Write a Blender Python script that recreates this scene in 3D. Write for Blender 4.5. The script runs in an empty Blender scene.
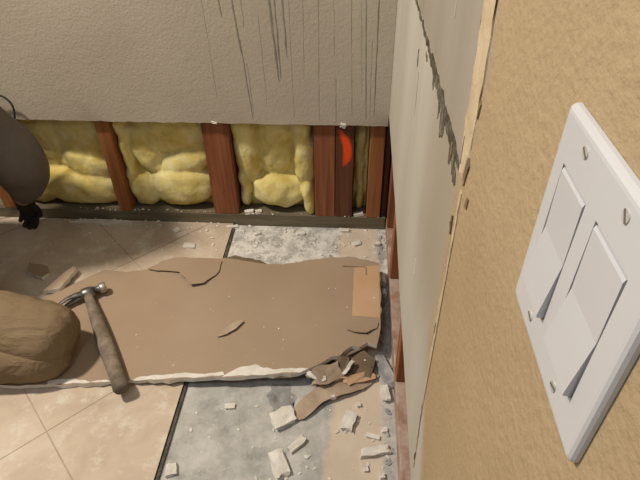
import bpy, bmesh, math, random
from mathutils import Vector, Matrix, noise

random.seed(7)
scene = bpy.context.scene
COL = scene.collection
PI = math.pi

# ------------------------------------------------------------------ camera, light, exposure
cam_d = bpy.data.cameras.new('camera')
cam = bpy.data.objects.new('camera', cam_d)
COL.objects.link(cam)
cam_d.sensor_fit = 'HORIZONTAL'
cam_d.sensor_width = 36.0
cam_d.lens = 538.35 / 640 * 36.0
cam_d.clip_start = 0.01
PITCH, YAW, ROLL, CAM_H = 0.68, 0.0723, -0.0154, 1.065


def camera_matrix():
    cp, sp = math.cos(PITCH), math.sin(PITCH)
    f = Vector((0, cp, -sp))
    r = Vector((1, 0, 0))
    dn = f.cross(r)
    zr = Matrix.Rotation(YAW, 3, 'Z')
    f, r, dn = zr @ f, zr @ r, zr @ dn
    c, s = math.cos(ROLL), math.sin(ROLL)
    r2 = c * r - s * dn
    d2 = s * r + c * dn
    m = Matrix((r2, -d2, -f)).transposed().to_4x4()
    m.translation = (0, 0, CAM_H)
    return m


cam.matrix_world = camera_matrix()
scene.camera = cam

world = bpy.data.worlds.new('room_ambient')
scene.world = world
world.use_nodes = True
bg = world.node_tree.nodes['Background']
bg.inputs[0].default_value = (0.92, 0.95, 1.0, 1)
bg.inputs[1].default_value = 0.13


def area_light(name, loc, target, size, power, colour):
    l = bpy.data.lights.new(name, 'AREA')
    l.shape = 'DISK'
    l.size = size
    l.energy = power
    l.color = colour
    o = bpy.data.objects.new(name, l)
    COL.objects.link(o)
    o.location = loc
    o.rotation_euler = (Vector(target) - Vector(loc)).to_track_quat('-Z', 'Y').to_euler()
    return o


area_light('ceiling_lamp', (-1.50, 0.72, 2.30), (-0.5, 0.9, 0.1), 0.20, 53, (1.0, 0.87, 0.71))
area_light('near_wall_fill', (-0.42, 0.02, 1.55), (0.1, 0.2, 0.8), 0.35, 3.2, (0.82, 0.91, 1.0))  # added cool fill to brighten the near wall, no known lamp there

scene.view_settings.view_transform = 'Standard'
scene.view_settings.look = 'None'
scene.view_settings.gamma = 1
scene.view_settings.use_curve_mapping = False
scene.view_settings.exposure = 0.0

# ------------------------------------------------------------------ helpers
D = 1.3748      # room face of the back wall
W = 0.0958      # room face of the right wall
BOARD = 0.0127
CONC = -0.010   # bare concrete, tile tops are z = 0


def tag(o, label=None, cat=None, group=None, kind=None):
    if label: o['label'] = label
    if cat: o['category'] = cat
    if group: o['group'] = group
    if kind: o['kind'] = kind
    return o


def empty(name, loc=(0, 0, 0)):
    o = bpy.data.objects.new(name, None)
    COL.objects.link(o)
    o.location = loc
    o.empty_display_size = 0.05
    return o


def link_mesh(name, me, mats, parent=None, smooth=False):
    o = bpy.data.objects.new(name, me)
    COL.objects.link(o)
    for m in (mats if isinstance(mats, (list, tuple)) else [mats]):
        me.materials.append(m)
    if smooth:
        for p in me.polygons: p.use_smooth = True
    if parent is not None:
        o.parent = parent
        o.matrix_parent_inverse = Matrix.Translation(parent.location).inverted()
    return o


def from_bm(name, bm, mats, parent=None, smooth=False):
    bmesh.ops.recalc_face_normals(bm, faces=bm.faces)
    me = bpy.data.meshes.new(name)
    bm.to_mesh(me)
    bm.free()
    return link_mesh(name, me, mats, parent, smooth)


def box_bm(x0, x1, y0, y1, z0, z1, bevel=0.0, seg=1):
    bm = bmesh.new()
    bmesh.ops.create_cube(bm, size=1)
    for v in bm.verts:
        v.co = ((x0 + x1) / 2 + v.co.x * (x1 - x0), (y0 + y1) / 2 + v.co.y * (y1 - y0), (z0 + z1) / 2 + v.co.z * (z1 - z0))
    if bevel:
        bmesh.ops.bevel(bm, geom=bm.edges[:], offset=bevel, segments=seg, affect='EDGES', profile=0.5)
    return bm


def slab_bm(pts, ztop, thick, side_mat=0, jitter=0.0):
    """Polygon outline (x, y) extruded down; ztop may be a function of (x, y)."""
    zt = ztop if callable(ztop) else (lambda x, y: ztop)
    th = thick if callable(thick) else (lambda x, y: thick)
    bm = bmesh.new()
    top = [bm.verts.new((x, y, zt(x, y))) for x, y in pts]
    bot = [bm.verts.new((x, y, zt(x, y) - th(x, y))) for x, y in pts]
    f1 = bm.faces.new(top)
    f2 = bm.faces.new(bot[::-1])
    n = len(pts)
    for i in range(n):
        f = bm.faces.new((top[i], bot[i], bot[(i + 1) % n], top[(i + 1) % n]))
        f.material_index = side_mat
    bmesh.ops.triangulate(bm, faces=[f1, f2])
    return bm


def rough_outline(pts, step, amp, seed=0):
    """Resample a closed outline and roughen it."""
    out = []
    n = len(pts)
    for i in range(n):
        a, b = Vector(pts[i]), Vector(pts[(i + 1) % n])
        k = max(1, int((b - a).length / step))
        nrm = Vector((-(b - a).y, (b - a).x)).normalized() if (b - a).length > 0 else Vector((0, 0))
        for j in range(k):
            p = a.lerp(b, j / k)
            q = noise.noise(Vector((p.x * 60 + seed, p.y * 60, seed * 1.7)))
            out.append(tuple(p + nrm * amp * q))
    return out


def bake(o):
    """Replace an object's modifiers by the mesh they produce."""
    dg = bpy.context.evaluated_depsgraph_get()
    me = bpy.data.meshes.new_from_object(o.evaluated_get(dg))
    mats = list(o.data.materials)
    o.modifiers.clear()
    o.data = me
    if not me.materials:
        for m in mats: me.materials.append(m)
    for p in me.polygons: p.use_smooth = True
    return o


def skin(name, verts, edges, radii, mat, parent, sub=2, fold=0.0, fold_size=0.06, root=0):
    me = bpy.data.meshes.new(name)
    me.from_pydata(verts, edges, [])
    o = link_mesh(name, me, mat, parent)
    sk = o.modifiers.new('skin', 'SKIN')
    sk.use_smooth_shade = True
    for i, r in enumerate(radii):
        v = me.skin_vertices[0].data[i]
        v.radius = (r, r) if not isinstance(r, tuple) else r
        v.use_root = (i in root) if isinstance(root, tuple) else (i == root)
    su = o.modifiers.new('sub', 'SUBSURF')
    su.levels = sub
    su.render_levels = sub
    if fold:
        t = bpy.data.textures.new(name + '_folds', 'CLOUDS')
        t.noise_scale = fold_size
        t.noise_depth = 2
        dm = o.modifiers.new('folds', 'DISPLACE')
        dm.texture = t
        dm.texture_coords = 'GLOBAL'
        dm.strength = fold
    bpy.context.view_layer.update()
    return bake(o)


def tube_bm(pts, radii, n=12, flat=1.0, cap=True, bm=None):
    """Loft of circles along a polyline."""
    bm = bm or bmesh.new()
    rings = []
    P = [Vector(p) for p in pts]
    up = Vector((0, 0, 1))
    for i, p in enumerate(P):
        t = (P[min(i + 1, len(P) - 1)] - P[max(i - 1, 0)]).normalized()
        a = t.cross(up)
        if a.length < 1e-4: a = Vector((1, 0, 0))
        a.normalize()
        b = t.cross(a).normalized()
        r = radii[i] if isinstance(radii, (list, tuple)) else radii
        rings.append([bm.verts.new(p + a * math.cos(2 * PI * k / n) * r + b * math.sin(2 * PI * k / n) * r * flat) for k in range(n)])
    for i in range(len(rings) - 1):
        for k in range(n):
            bm.faces.new((rings[i][k], rings[i][(k + 1) % n], rings[i + 1][(k + 1) % n], rings[i + 1][k]))
    if cap:
        bm.faces.new(rings[0][::-1])
        bm.faces.new(rings[-1])
    return bm


# ------------------------------------------------------------------ materials
class NT:
    def __init__(self, name, rough=0.8, spec=0.3, metal=0.0):
        self.m = bpy.data.materials.new(name)
        self.m.use_nodes = True
        self.t = self.m.node_tree
        self.b = self.t.nodes['Principled BSDF']
        self.b.inputs['Roughness'].default_value = rough
        self.b.inputs['Specular IOR Level'].default_value = spec
        self.b.inputs['Metallic'].default_value = metal
        self.co = self.n('ShaderNodeTexCoord').outputs['Object']

    def n(self, kind, **kw):
        x = self.t.nodes.new(kind)
        for k, v in kw.items(): setattr(x, k, v)
        return x

    def set(self, sock, val):
        if isinstance(val, bpy.types.NodeSocket): self.t.links.new(val, sock)
        else: sock.default_value = val

    def mapping(self, scale=(1, 1, 1), rot=(0, 0, 0)):
        m = self.n('ShaderNodeMapping')
        self.t.links.new(self.co, m.inputs[0])
        m.inputs['Scale'].default_value = scale
        m.inputs['Rotation'].default_value = rot
        return m.outputs[0]

    def noise(self, scale, detail=4, rough=0.55, vec=None, dist=0.0):
        x = self.n('ShaderNodeTexNoise')
        self.t.links.new(vec if vec is not None else self.co, x.inputs['Vector'])
        x.inputs['Scale'].default_value = scale
        x.inputs['Detail'].default_value = detail
        x.inputs['Roughness'].default_value = rough
        x.inputs['Distortion'].default_value = dist
        return x.outputs['Fac']

    def ramp(self, fac, stops):
        r = self.n('ShaderNodeValToRGB')
        self.set(r.inputs[0], fac)
        els = r.color_ramp.elements
        while len(els) < len(stops): els.new(0.5)
        for e, (p, c) in zip(els, stops):
            e.position = p
            e.color = (c[0], c[1], c[2], 1) if not isinstance(c, (int, float)) else (c, c, c, 1)
        return r.outputs[0]

    def mix(self, fac, a, b, mode='MIX'):
        x = self.n('ShaderNodeMix', data_type='RGBA', blend_type=mode)
        self.set(x.inputs[0], fac)
        for s, v in ((x.inputs[6], a), (x.inputs[7], b)):
            self.set(s, v if isinstance(v, bpy.types.NodeSocket) else (v[0], v[1], v[2], 1))
        return x.outputs[2]

    def math(self, op, a, b=0.0, clamp=False):
        x = self.n('ShaderNodeMath', operation=op, use_clamp=clamp)
        self.set(x.inputs[0], a)
        self.set(x.inputs[1], b)
        return x.outputs[0]

    def maprange(self, v, a, b, c=0.0, d=1.0, smooth=True):
        x = self.n('ShaderNodeMapRange', interpolation_type='SMOOTHSTEP' if smooth else 'LINEAR')
        for i, val in enumerate((v, a, b, c, d)): self.set(x.inputs[i], val)
        return x.outputs[0]

    def xyz(self):
        x = self.n('ShaderNodeSeparateXYZ')
        self.t.links.new(self.co, x.inputs[0])
        return x.outputs

    def colour(self, c): self.set(self.b.inputs['Base Color'], c if isinstance(c, bpy.types.NodeSocket) else (c[0], c[1], c[2], 1))

    def bump(self, h, strength=0.3, dist=0.002):
        x = self.n('ShaderNodeBump')
        self.set(x.inputs['Height'], h)
        x.inputs['Strength'].default_value = strength
        x.inputs['Distance'].default_value = dist
        self.t.links.new(x.outputs[0], self.b.inputs['Normal'])


def simple(name, a, b, scale=12, rough=0.8, bump=0.0, bscale=80, bdist=0.002, spec=0.3, metal=0.0, lo=0.35, hi=0.65):
    m = NT(name, rough, spec, metal)
    m.colour(m.ramp(m.noise(scale, 5), [(lo, a), (hi, b)]))
    if bump: m.bump(m.noise(bscale, 4), bump, bdist)
    return m.m


def wood(name, a, b, c, axis='Z', dust=None):
    m = NT(name, 0.75, 0.25)
    sc = {'X': (3, 60, 60), 'Y': (60, 3, 60), 'Z': (60, 60, 3)}[axis]
    g = m.noise(1.0, 6, 0.6, m.mapping(sc), 0.6)
    col = m.ramp(g, [(0.3, a), (0.5, b), (0.7, c)])
    if dust:
        col = m.mix(m.ramp(m.noise(22, 5, 0.65), [(0.38, 0.25), (0.6, 0.95)]), col, dust)
    m.colour(col)
    m.bump(g, 0.35, 0.0015)
    return m.m


M = {}
# textured paint of the back wall
m = NT('back_wall_paint', 0.85, 0.25)
m.colour(m.ramp(m.noise(3, 4), [(0.35, (0.435, 0.385, 0.315)), (0.65, (0.485, 0.435, 0.36))]))
m.bump(m.math('ADD', m.noise(150, 3), m.math('MULTIPLY', m.noise(55, 2), 0.7)), 0.45, 0.0022)
M['back_paint'] = m.m
# right wall: tan textured paint by the switch, bare grey board beyond it
m = NT('right_wall_finish', 0.8, 0.25)
X, Y, Z = m.xyz()
edge = m.maprange(Z, 0.36, 0.62, 0.335, 0.425)
edge = m.math('SUBTRACT', edge, m.maprange(Z, 0.80, 0.83, 0.0, 0.03))
edge = m.math('ADD', edge, m.math('MULTIPLY', m.math('SUBTRACT', m.noise(9, 3), 0.5), 0.05))
paint = m.maprange(m.math('SUBTRACT', edge, Y), -0.022, 0.022)
bare = m.ramp(m.noise(1.0, 5, 0.6, m.mapping((1, 5, 1.0))), [(0.3, (0.43, 0.405, 0.355)), (0.7, (0.53, 0.51, 0.46))])
brown_fade = m.math('MULTIPLY', m.maprange(m.math('ADD', Y, m.math('MULTIPLY', m.noise(5, 4), 0.12)), 0.54, 0.80, 1.0, 0.0), m.maprange(Z, 0.45, 0.66))  # bare board turns browner toward the paint edge, from mid height up
bare = m.mix(m.math('MULTIPLY', brown_fade, 0.75), bare, (0.30, 0.25, 0.18))
upper = m.maprange(Z, 0.80, 0.83)
bare = m.mix(upper, bare, m.ramp(m.noise(1.0, 5, 0.6, m.mapping((1, 5, 1.2))), [(0.3, (0.285, 0.25, 0.205)), (0.7, (0.355, 0.32, 0.27))]))
tan = m.ramp(m.noise(7, 3), [(0.3, (0.37, 0.275, 0.158)), (0.7, (0.42, 0.316, 0.188))])
m.colour(m.mix(paint, bare, tan))
tex = m.math('ADD', m.noise(170, 3), m.math('MULTIPLY', m.noise(70, 2), 0.8))
m.bump(m.math('MULTIPLY', tex, m.maprange(paint, 0, 1, 0.15, 1.0)), 0.62, 0.0024)
M['right_paint'] = m.m
M['gypsum'] = simple('gypsum_core', (0.66, 0.63, 0.57), (0.82, 0.80, 0.75), 30, 0.95, 0.6, 160, 0.002)
M['dust'] = simple('white_dust', (0.62, 0.60, 0.56), (0.80, 0.78, 0.74), 40, 0.95, 0.6, 220, 0.002)
M['caulk'] = simple('torn_paint_edge', (0.47, 0.37, 0.235), (0.58, 0.47, 0.315), 30, 0.8, 0.6, 90, 0.003)
M['nick'] = simple('dark_nick', (0.15, 0.11, 0.06), (0.27, 0.20, 0.11), 60, 0.9)
m = NT('mould', 0.95, 0.1)
m.colour(m.ramp(m.noise(90, 5, 0.7), [(0.35, (0.05, 0.045, 0.033)), (0.52, (0.12, 0.105, 0.08)), (0.68, (0.27, 0.24, 0.19))]))
M['mould'] = m.m
M['streak_dark'] = simple('grey_streak', (0.19, 0.175, 0.155), (0.31, 0.285, 0.245), 25, 0.9)
M['streak_soft'] = simple('faint_streak', (0.31, 0.285, 0.245), (0.40, 0.37, 0.315), 25, 0.9)
# concrete, with a strip of warm light painted beige along the right wall
m = NT('bare_concrete', 0.9, 0.2)
X, Y, Z = m.xyz()
g = m.ramp(m.noise(14, 6, 0.65), [(0.3, (0.30, 0.30, 0.285)), (0.5, (0.42, 0.42, 0.40)), (0.68, (0.55, 0.55, 0.53))])
back = m.maprange(Y, 1.05, 1.2)
g = m.mix(m.math('MULTIPLY', m.ramp(m.noise(30, 6, 0.7), [(0.42, 0.0), (0.56, 1.0)]), m.math('ADD', m.math('MULTIPLY', back, 0.7), 0.25)), g, (0.74, 0.73, 0.70))
g = m.mix(m.math('MULTIPLY', m.ramp(m.noise(1, 5, 0.7, m.mapping((45, 22, 1), (0, 0, 0.8))), [(0.62, 0.0), (0.68, 1.0)]), back), g, (0.14, 0.14, 0.135))
light_strip = m.maprange(m.math('ADD', X, m.math('MULTIPLY', m.math('SUBTRACT', m.noise(12, 3), 0.5), 0.04)), -0.045, -0.022)
light_strip = m.math('MULTIPLY', light_strip, m.maprange(X, 0.078, 0.088, 1.0, 0.0))
g = m.mix(m.math('MULTIPLY', light_strip, 0.85), g, m.ramp(m.noise(10, 4), [(0.3, (0.60, 0.50, 0.39)), (0.7, (0.70, 0.60, 0.485))]))
m.colour(g)
m.bump(m.noise(60, 5, 0.7), 0.3, 0.003)
M['concrete'] = m.m
# travertine floor tile
m = NT('travertine', 0.55, 0.35)
t1 = m.ramp(m.noise(6, 7, 0.62, None, 0.5), [(0.3, (0.46, 0.37, 0.285)), (0.5, (0.57, 0.475, 0.375)), (0.7, (0.66, 0.58, 0.48))])
t1 = m.mix(m.ramp(m.noise(16, 6, 0.7), [(0.52, 0.0), (0.66, 0.7)]), t1, (0.72, 0.68, 0.60))
m.colour(t1)
m.bump(m.noise(40, 5), 0.12, 0.001)
M['tile'] = m.m
M['grout'] = simple('grout', (0.40, 0.335, 0.26), (0.50, 0.43, 0.34), 40, 0.95)
M['floor_shadow'] = simple('floor_shadow_grey', (0.16, 0.16, 0.16), (0.36, 0.36, 0.35), 35, 0.9)
M['tile_side'] = simple('tile_edge_grime', (0.05, 0.045, 0.04), (0.14, 0.12, 0.10), 40, 0.9)
# paper faced board
m = NT('board_paper', 0.85, 0.2)
c = m.ramp(m.noise(4, 5, 0.5), [(0.3, (0.345, 0.258, 0.182)), (0.7, (0.395, 0.303, 0.218))])
m.colour(c)
m.bump(m.noise(120, 3), 0.08, 0.001)
M['paper'] = m.m
M['paper_light'] = simple('light_patch_and_torn_paper', (0.53, 0.345, 0.205), (0.59, 0.40, 0.25), 8, 0.85)
M['paper_dark'] = simple('board_back_paper', (0.13, 0.095, 0.06), (0.20, 0.15, 0.10), 12, 0.9)
M['paper_torn'] = simple('torn_paper', (0.34, 0.255, 0.18), (0.46, 0.37, 0.28), 25, 0.9, 0.4, 60, 0.002)
M['grey_rubble'] = simple('grey_rubble', (0.27, 0.28, 0.29), (0.50, 0.51, 0.52), 30, 0.95, 0.6, 90, 0.003)
M['stud_red'] = wood('reddish_stud_wood', (0.15, 0.05, 0.022), (0.24, 0.085, 0.038), (0.31, 0.13, 0.06))
M['stud_orange'] = wood('orange_stud_wood', (0.21, 0.082, 0.03), (0.31, 0.125, 0.045), (0.38, 0.17, 0.07))
M['stud_dark'] = wood('dark_stud_wood', (0.075, 0.028, 0.015), (0.12, 0.045, 0.024), (0.17, 0.07, 0.035))
M['plate_grey'] = wood('weathered_plate_wood', (0.10, 0.085, 0.055), (0.16, 0.135, 0.09), (0.21, 0.18, 0.125), 'X')
M['plate_dusty'] = wood('dusty_plate_wood', (0.20, 0.09, 0.045), (0.30, 0.14, 0.075), (0.36, 0.19, 0.11), 'Y', (0.50, 0.40, 0.345))
M['sheathing'] = simple('dark_sheathing', (0.05, 0.038, 0.02), (0.09, 0.07, 0.04), 10, 0.95)
M['orange_mark'] = simple('orange_red_mark', (0.75, 0.09, 0.015), (0.9, 0.16, 0.03), 30, 0.6)
# orange-red mark fading into the dark timber
m = NT('orange_red_blur', 0.7, 0.25)
X, Y, Z = m.xyz()
grain = m.noise(1.0, 6, 0.6, m.mapping((60, 60, 3)), 0.6)
wd = m.ramp(grain, [(0.3, (0.075, 0.028, 0.015)), (0.5, (0.12, 0.045, 0.024)), (0.7, (0.17, 0.07, 0.035))])
bow = m.math('ADD', -0.016, m.math('MULTIPLY', m.math('POWER', m.math('ABSOLUTE', m.math('SUBTRACT', Z, 0.272)), 2.0), -4.6))
ax = m.math('DIVIDE', m.math('SUBTRACT', X, bow), 0.015)
az = m.math('DIVIDE', m.math('SUBTRACT', Z, 0.284), 0.062)
rr = m.math('ADD', m.math('MULTIPLY', ax, ax), m.math('POWER', m.math('ABSOLUTE', az), 3.0))
m.colour(m.mix(m.maprange(m.math('ADD', rr, m.math('MULTIPLY', m.noise(50, 3), 0.4)), 0.35, 1.35, 1.0, 0.0), wd, (0.90, 0.085, 0.012)))
M['orange_blur'] = m.m
# glass wool
m = NT('yellow_glass_wool', 1.0, 0.05)
c = m.ramp(m.noise(13, 6, 0.65), [(0.3, (0.58, 0.44, 0.11)), (0.5, (0.72, 0.62, 0.25)), (0.7, (0.82, 0.77, 0.46))])
m.colour(c)
m.bump(m.math('ADD', m.noise(60, 6, 0.75), m.noise(1, 5, 0.7, m.mapping((50, 50, 170)))), 0.4, 0.003)
m.b.inputs['Subsurface Weight'].default_value = 0.0
M['wool'] = m.m
M['switch'] = simple('white_plastic', (0.52, 0.52, 0.53), (0.55, 0.55, 0.56), 6, 0.35, 0, spec=0.5)
M['rocker'] = simple('rocker_plastic', (0.51, 0.51, 0.52), (0.53, 0.53, 0.54), 6, 0.3, 0, spec=0.5)
M['gapdark'] = simple('switch_recess', (0.10, 0.085, 0.06), (0.16, 0.14, 0.10), 20, 0.8)
M['screw'] = simple('painted_screw', (0.36, 0.345, 0.32), (0.48, 0.465, 0.44), 40, 0.4, spec=0.5)
M['steel'] = simple('worn_steel', (0.10, 0.095, 0.09), (0.32, 0.31, 0.30), 45, 0.42, 0.3, 120, 0.001, 0.5, 0.75)
M['steel_bright'] = simple('bright_struck_steel', (0.32, 0.30, 0.27), (0.55, 0.52, 0.48), 60, 0.4, 0, spec=0.5, metal=0.7)
M['handle'] = simple('weathered_handle', (0.15, 0.12, 0.09), (0.29, 0.24, 0.185), 35, 0.7, 0.4, 90, 0.002)
M['handle_end'] = simple('handle_butt', (0.10, 0.08, 0.06), (0.16, 0.13, 0.10), 30, 0.7)
m = NT('khaki_cloth', 0.9, 0.15)
m.colour(m.ramp(m.noise(10, 4), [(0.3, (0.205, 0.15, 0.09)), (0.7, (0.25, 0.188, 0.115))]))
m.bump(m.math('ADD', m.noise(1, 3, 0.5, m.mapping((10, 34, 26), (0.3, 0.2, 0.35)), 1.2), m.math('MULTIPLY', m.noise(400, 2), 0.05)), 0.5, 0.02)
M['khaki'] = m.m
m = NT('grey_cloth', 0.9, 0.15)
m.colour(m.ramp(m.noise(10, 4), [(0.3, (0.145, 0.13, 0.115)), (0.7, (0.20, 0.18, 0.16))]))
m.bump(m.noise(22, 4), 0.3, 0.01)
M['grey_cloth'] = m.m
M['skin'] = simple('skin', (0.42, 0.25, 0.17), (0.48, 0.29, 0.20), 20, 0.6)
M['hair'] = simple('hair', (0.03, 0.022, 0.016), (0.06, 0.045, 0.03), 60, 0.7)
M['glove'] = simple('dark_glove', (0.018, 0.015, 0.012), (0.045, 0.036, 0.028), 40, 0.8)
M['boot'] = simple('boot_leather', (0.05, 0.035, 0.022), (0.09, 0.06, 0.04), 30, 0.7)
M['black'] = simple('black_cord', (0.012, 0.012, 0.012), (0.03, 0.03, 0.03), 30, 0.5)

# ------------------------------------------------------------------ the setting
XL, YN = -2.4, -1.6        # how far floor and walls run out of frame
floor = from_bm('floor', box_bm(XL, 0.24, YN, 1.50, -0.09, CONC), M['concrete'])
tag(floor, 'bare grey concrete floor with beige diagonal tiles on the left', kind='structure')
EDGE = -0.385              # straight edge where the tiles were taken up


def clip(poly, nx, ny, c):
    """Keep the part of a polygon with nx*x + ny*y <= c."""
    out = []
    for i in range(len(poly)):
        a, b = poly[i], poly[(i + 1) % len(poly)]
        da, db = nx * a[0] + ny * a[1] - c, nx * b[0] + ny * b[1] - c
        if da <= 0: out.append(a)
        if (da < 0) != (db < 0) and abs(da - db) > 1e-9:
            t = da / (da - db)
            out.append((a[0] + (b[0] - a[0]) * t, a[1] + (b[1] - a[1]) * t))
    return out


def clean(poly):
    out = []
    for p in poly:
        if not out or (Vector(p) - Vector(out[-1])).length > 1e-3: out.append(p)
    if len(out) > 1 and (Vector(out[0]) - Vector(out[-1])).length < 1e-3: out.pop()
    return out


from_bm('grout_bed', box_bm(XL, EDGE - 0.004, YN, 1.3868, CONC, -0.0010), M['grout'], floor)
TS, U0, V0, G = 0.406, -0.027, 0.898, 0.0014
r2 = math.sqrt(0.5)
for i in range(-6, 4):
    for j in range(-5, 8):
        u0, u1 = U0 + i * TS + G, U0 + (i + 1) * TS - G
        v0, v1 = V0 + j * TS + G, V0 + (j + 1) * TS - G
        poly = [((u - v) * r2, (u + v) * r2) for u, v in ((u0, v0), (u1, v0), (u1, v1), (u0, v1))]
        poly = clip(poly, 1, 0, EDGE)
        if len(poly) > 2: poly = clip(poly, 0, 1, 1.3868)
        if len(poly) > 2: poly = clip(poly, -1, 0, 1.55)
        if len(poly) > 2: poly = clip(poly, 0, -1, 0.3)
        poly = clean(poly)
        if len(poly) < 3: continue
        bm = slab_bm(poly, random.uniform(-0.0006, 0.0), 0.0095, 1)
        from_bm('floor_tile', bm, [M['tile'], M['tile_side']], floor)

tag(from_bm('edge_strip', box_bm(EDGE + 0.0005, EDGE + 0.008, 0.3, 1.385, CONC, -0.0045), M['tile_side'], floor), 'dark grimy strip along the tile edge')
from_bm('floor_shadow_patch', slab_bm(rough_outline([(-0.165, 0.70), (-0.125, 0.695), (-0.115, 0.73), (-0.13, 0.775), (-0.175, 0.775), (-0.185, 0.74)], 0.008, 0.01, 77), CONC + 0.0006, 0.0006), M['floor_shadow'], floor)  # shadow at the sheet's front edge, laid in as a dark patch
# --- back wall: painted board above, framing and wool in the opening below
def cut_z_back(x): return 0.3655 + 0.0025 * noise.noise(Vector((x * 30, 1.3, 0))) + 0.0015 * noise.noise(Vector((x * 110, 4.3, 0)))


def board_profile(name, along, cut, n0, n1, face, back, ztop, mat, axis):
    """Wall board with a hand-cut ragged lower edge, run along x or y."""
    bm = bmesh.new()
    cols = []
    k = int((n1 - n0) / 0.012)
    for i in range(k + 1):
        s = n0 + (n1 - n0) * i / k
        zc = cut(s)
        q = []
        for (dep, z) in ((face, zc), (face, ztop), (back, ztop), (back, zc + 0.002)):
            q.append(bm.verts.new((s, dep, z) if axis == 'x' else (dep, s, z)))
        cols.append(q)
    for a, b in zip(cols, cols[1:]):
        for e in range(4):
            f = bm.faces.new((a[e], b[e], b[(e + 1) % 4], a[(e + 1) % 4]))
            if e == 3: f.material_index = 1
    bm.faces.new(cols[0])
    bm.faces.new(cols[-1][::-1])
    return from_bm(name, bm, [mat, M['gypsum']])


wall_back = board_profile('wall_back', 'x', cut_z_back, XL, W - 0.0005, D, D + BOARD, 2.45, M['back_paint'], 'x')
tag(wall_back, 'textured pale taupe wall with its lower strip cut away and dark streaks', kind='structure')
back_sheath = from_bm('wall_outer', box_bm(XL, 0.213, 1.479, 1.49, CONC, 2.45), M['sheathing'])
tag(back_sheath, 'dark sheathing behind the studs and insulation', kind='structure')

# dirt streaks that ran down the back wall: (x top, z top, x bottom, z bottom, width, dark?)
streaks = [(-0.383, 0.72, -0.377, 0.442, 0.0028, 0), (-0.341, 0.72, -0.337, 0.655, 0.004, 1), (-0.308, 0.72, -0.297, 0.567, 0.0045, 1),
           (-0.297, 0.60, -0.283, 0.378, 0.0032, 1), (-0.285, 0.54, -0.279, 0.384, 0.003, 0), (-0.286, 0.72, -0.284, 0.63, 0.0045, 0),
           (-0.216, 0.72, -0.203, 0.49, 0.006, 1), (-0.203, 0.72, -0.197, 0.50, 0.004, 1), (-0.183, 0.72, -0.178, 0.553, 0.0045, 1),
           (-0.168, 0.72, -0.167, 0.386, 0.0026, 0), (-0.133, 0.72, -0.136, 0.50, 0.0026, 0), (-0.095, 0.72, -0.097, 0.379, 0.003, 0),
           (-0.053, 0.50, -0.050, 0.378, 0.0045, 0), (-0.058, 0.72, -0.056, 0.56, 0.0026, 0), (-0.016, 0.72, -0.006, 0.392, 0.0028, 0),
           (0.020, 0.72, 0.033, 0.386, 0.0034, 1), (0.008, 0.72, 0.018, 0.46, 0.0024, 0), (0.052, 0.72, 0.055, 0.395, 0.0036, 1),
           (0.040, 0.60, 0.043, 0.40, 0.0026, 0), (-0.245, 0.66, -0.240, 0.42, 0.0024, 0)]
for (xa, za, xb, zb, w, dk) in streaks:
    bm = bmesh.new()
    k = 14
    rows = []
    for i in range(k + 1):
        t = i / k
        z = za + (zb - za) * t
        x = xa + (xb - xa) * t + 0.0014 * noise.noise(Vector((xa * 50, z * 25, 0)))
        hw = 0.8 * w * (0.55 + 0.5 * abs(noise.noise(Vector((xa * 90, z * 60, 3))))) * (1.0 if t < 0.8 else 1 - (t - 0.8) * 3)
        rows.append([bm.verts.new((x - hw, D, z)), bm.verts.new((x, D - 0.0005, z)), bm.verts.new((x + hw, D, z))])
    for a, b in zip(rows, rows[1:]):
        bm.faces.new((a[0], a[1], b[1], b[0]))
        bm.faces.new((a[1], a[2], b[2], b[1]))
    from_bm('dirt_streak', bm, M['streak_dark'] if dk else M['streak_soft'], wall_back)

# --- right wall
CUTS = [(-1.6, 0.30), (0.30, 0.312), (0.385, 0.322), (0.717, 0.346), (0.986, 0.382), (1.30, 0.396), (1.5, 0.40)]


def cut_z_right(y):
    for (a, za), (b, zb) in zip(CUTS, CUTS[1:]):
        if y <= b:
            z = za + (zb - za) * (y - a) / (b - a)
            break
    else: z = CUTS[-1][1]
    return z + 0.003 * noise.noise(Vector((y * 25, 7.7, 0)))


wall_right = board_profile('wall_right', 'y', cut_z_right, YN, D - 0.0005, W, W + BOARD, 2.45, M['right_paint'], 'y')
tag(wall_right, 'near wall, tan textured paint giving way to bare grey board', kind='structure')
wr2 = from_bm('wall_outer', box_bm(0.2005, 0.213, YN, 1.478, CONC, 2.45), M['sheathing'])
tag(wr2, 'dark inside face of the next room wall behind the right studs', kind='structure')


def wall_patch(name, pts, proud, mat, parent, step=0.006, amp=0.002, seed=0, edge=0.0):
    """Ragged raised patch on the right wall; pts are (y, z)."""
    o = rough_outline(pts, step, amp, seed)
    bm = bmesh.new()
    cy = sum(p[0] for p in o) / len(o)
    cz = sum(p[1] for p in o) / len(o)
    base = [bm.verts.new((W + 0.0002, y, z)) for y, z in o]
    top = [bm.verts.new((W - proud * (0.5 + 0.9 * abs(noise.noise(Vector((y * 140, z * 140, seed))))), y + (cy - y) * edge, z + (cz - z) * edge)) for y, z in o]
    f = bm.faces.new(top)
    n = len(o)
    for i in range(n): bm.faces.new((base[i], top[i], top[(i + 1) % n], base[(i + 1) % n]))
    bmesh.ops.triangulate(bm, faces=[f])
    return from_bm(name, bm, mat, parent)


# mould line where a counter top used to meet the wall
wall_patch('mould_line', [(1.30, 0.819), (0.96, 0.818), (0.80, 0.819), (0.66, 0.820), (0.55, 0.820), (0.46, 0.818), (0.425, 0.814),
                          (0.420, 0.807), (0.44, 0.805), (0.50, 0.803), (0.56, 0.801), (0.62, 0.804), (0.70, 0.808), (0.80, 0.811), (0.96, 0.813), (1.30, 0.815)],
           0.0012, M['mould'], wall_right, 0.0035, 0.006, 3)
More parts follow.
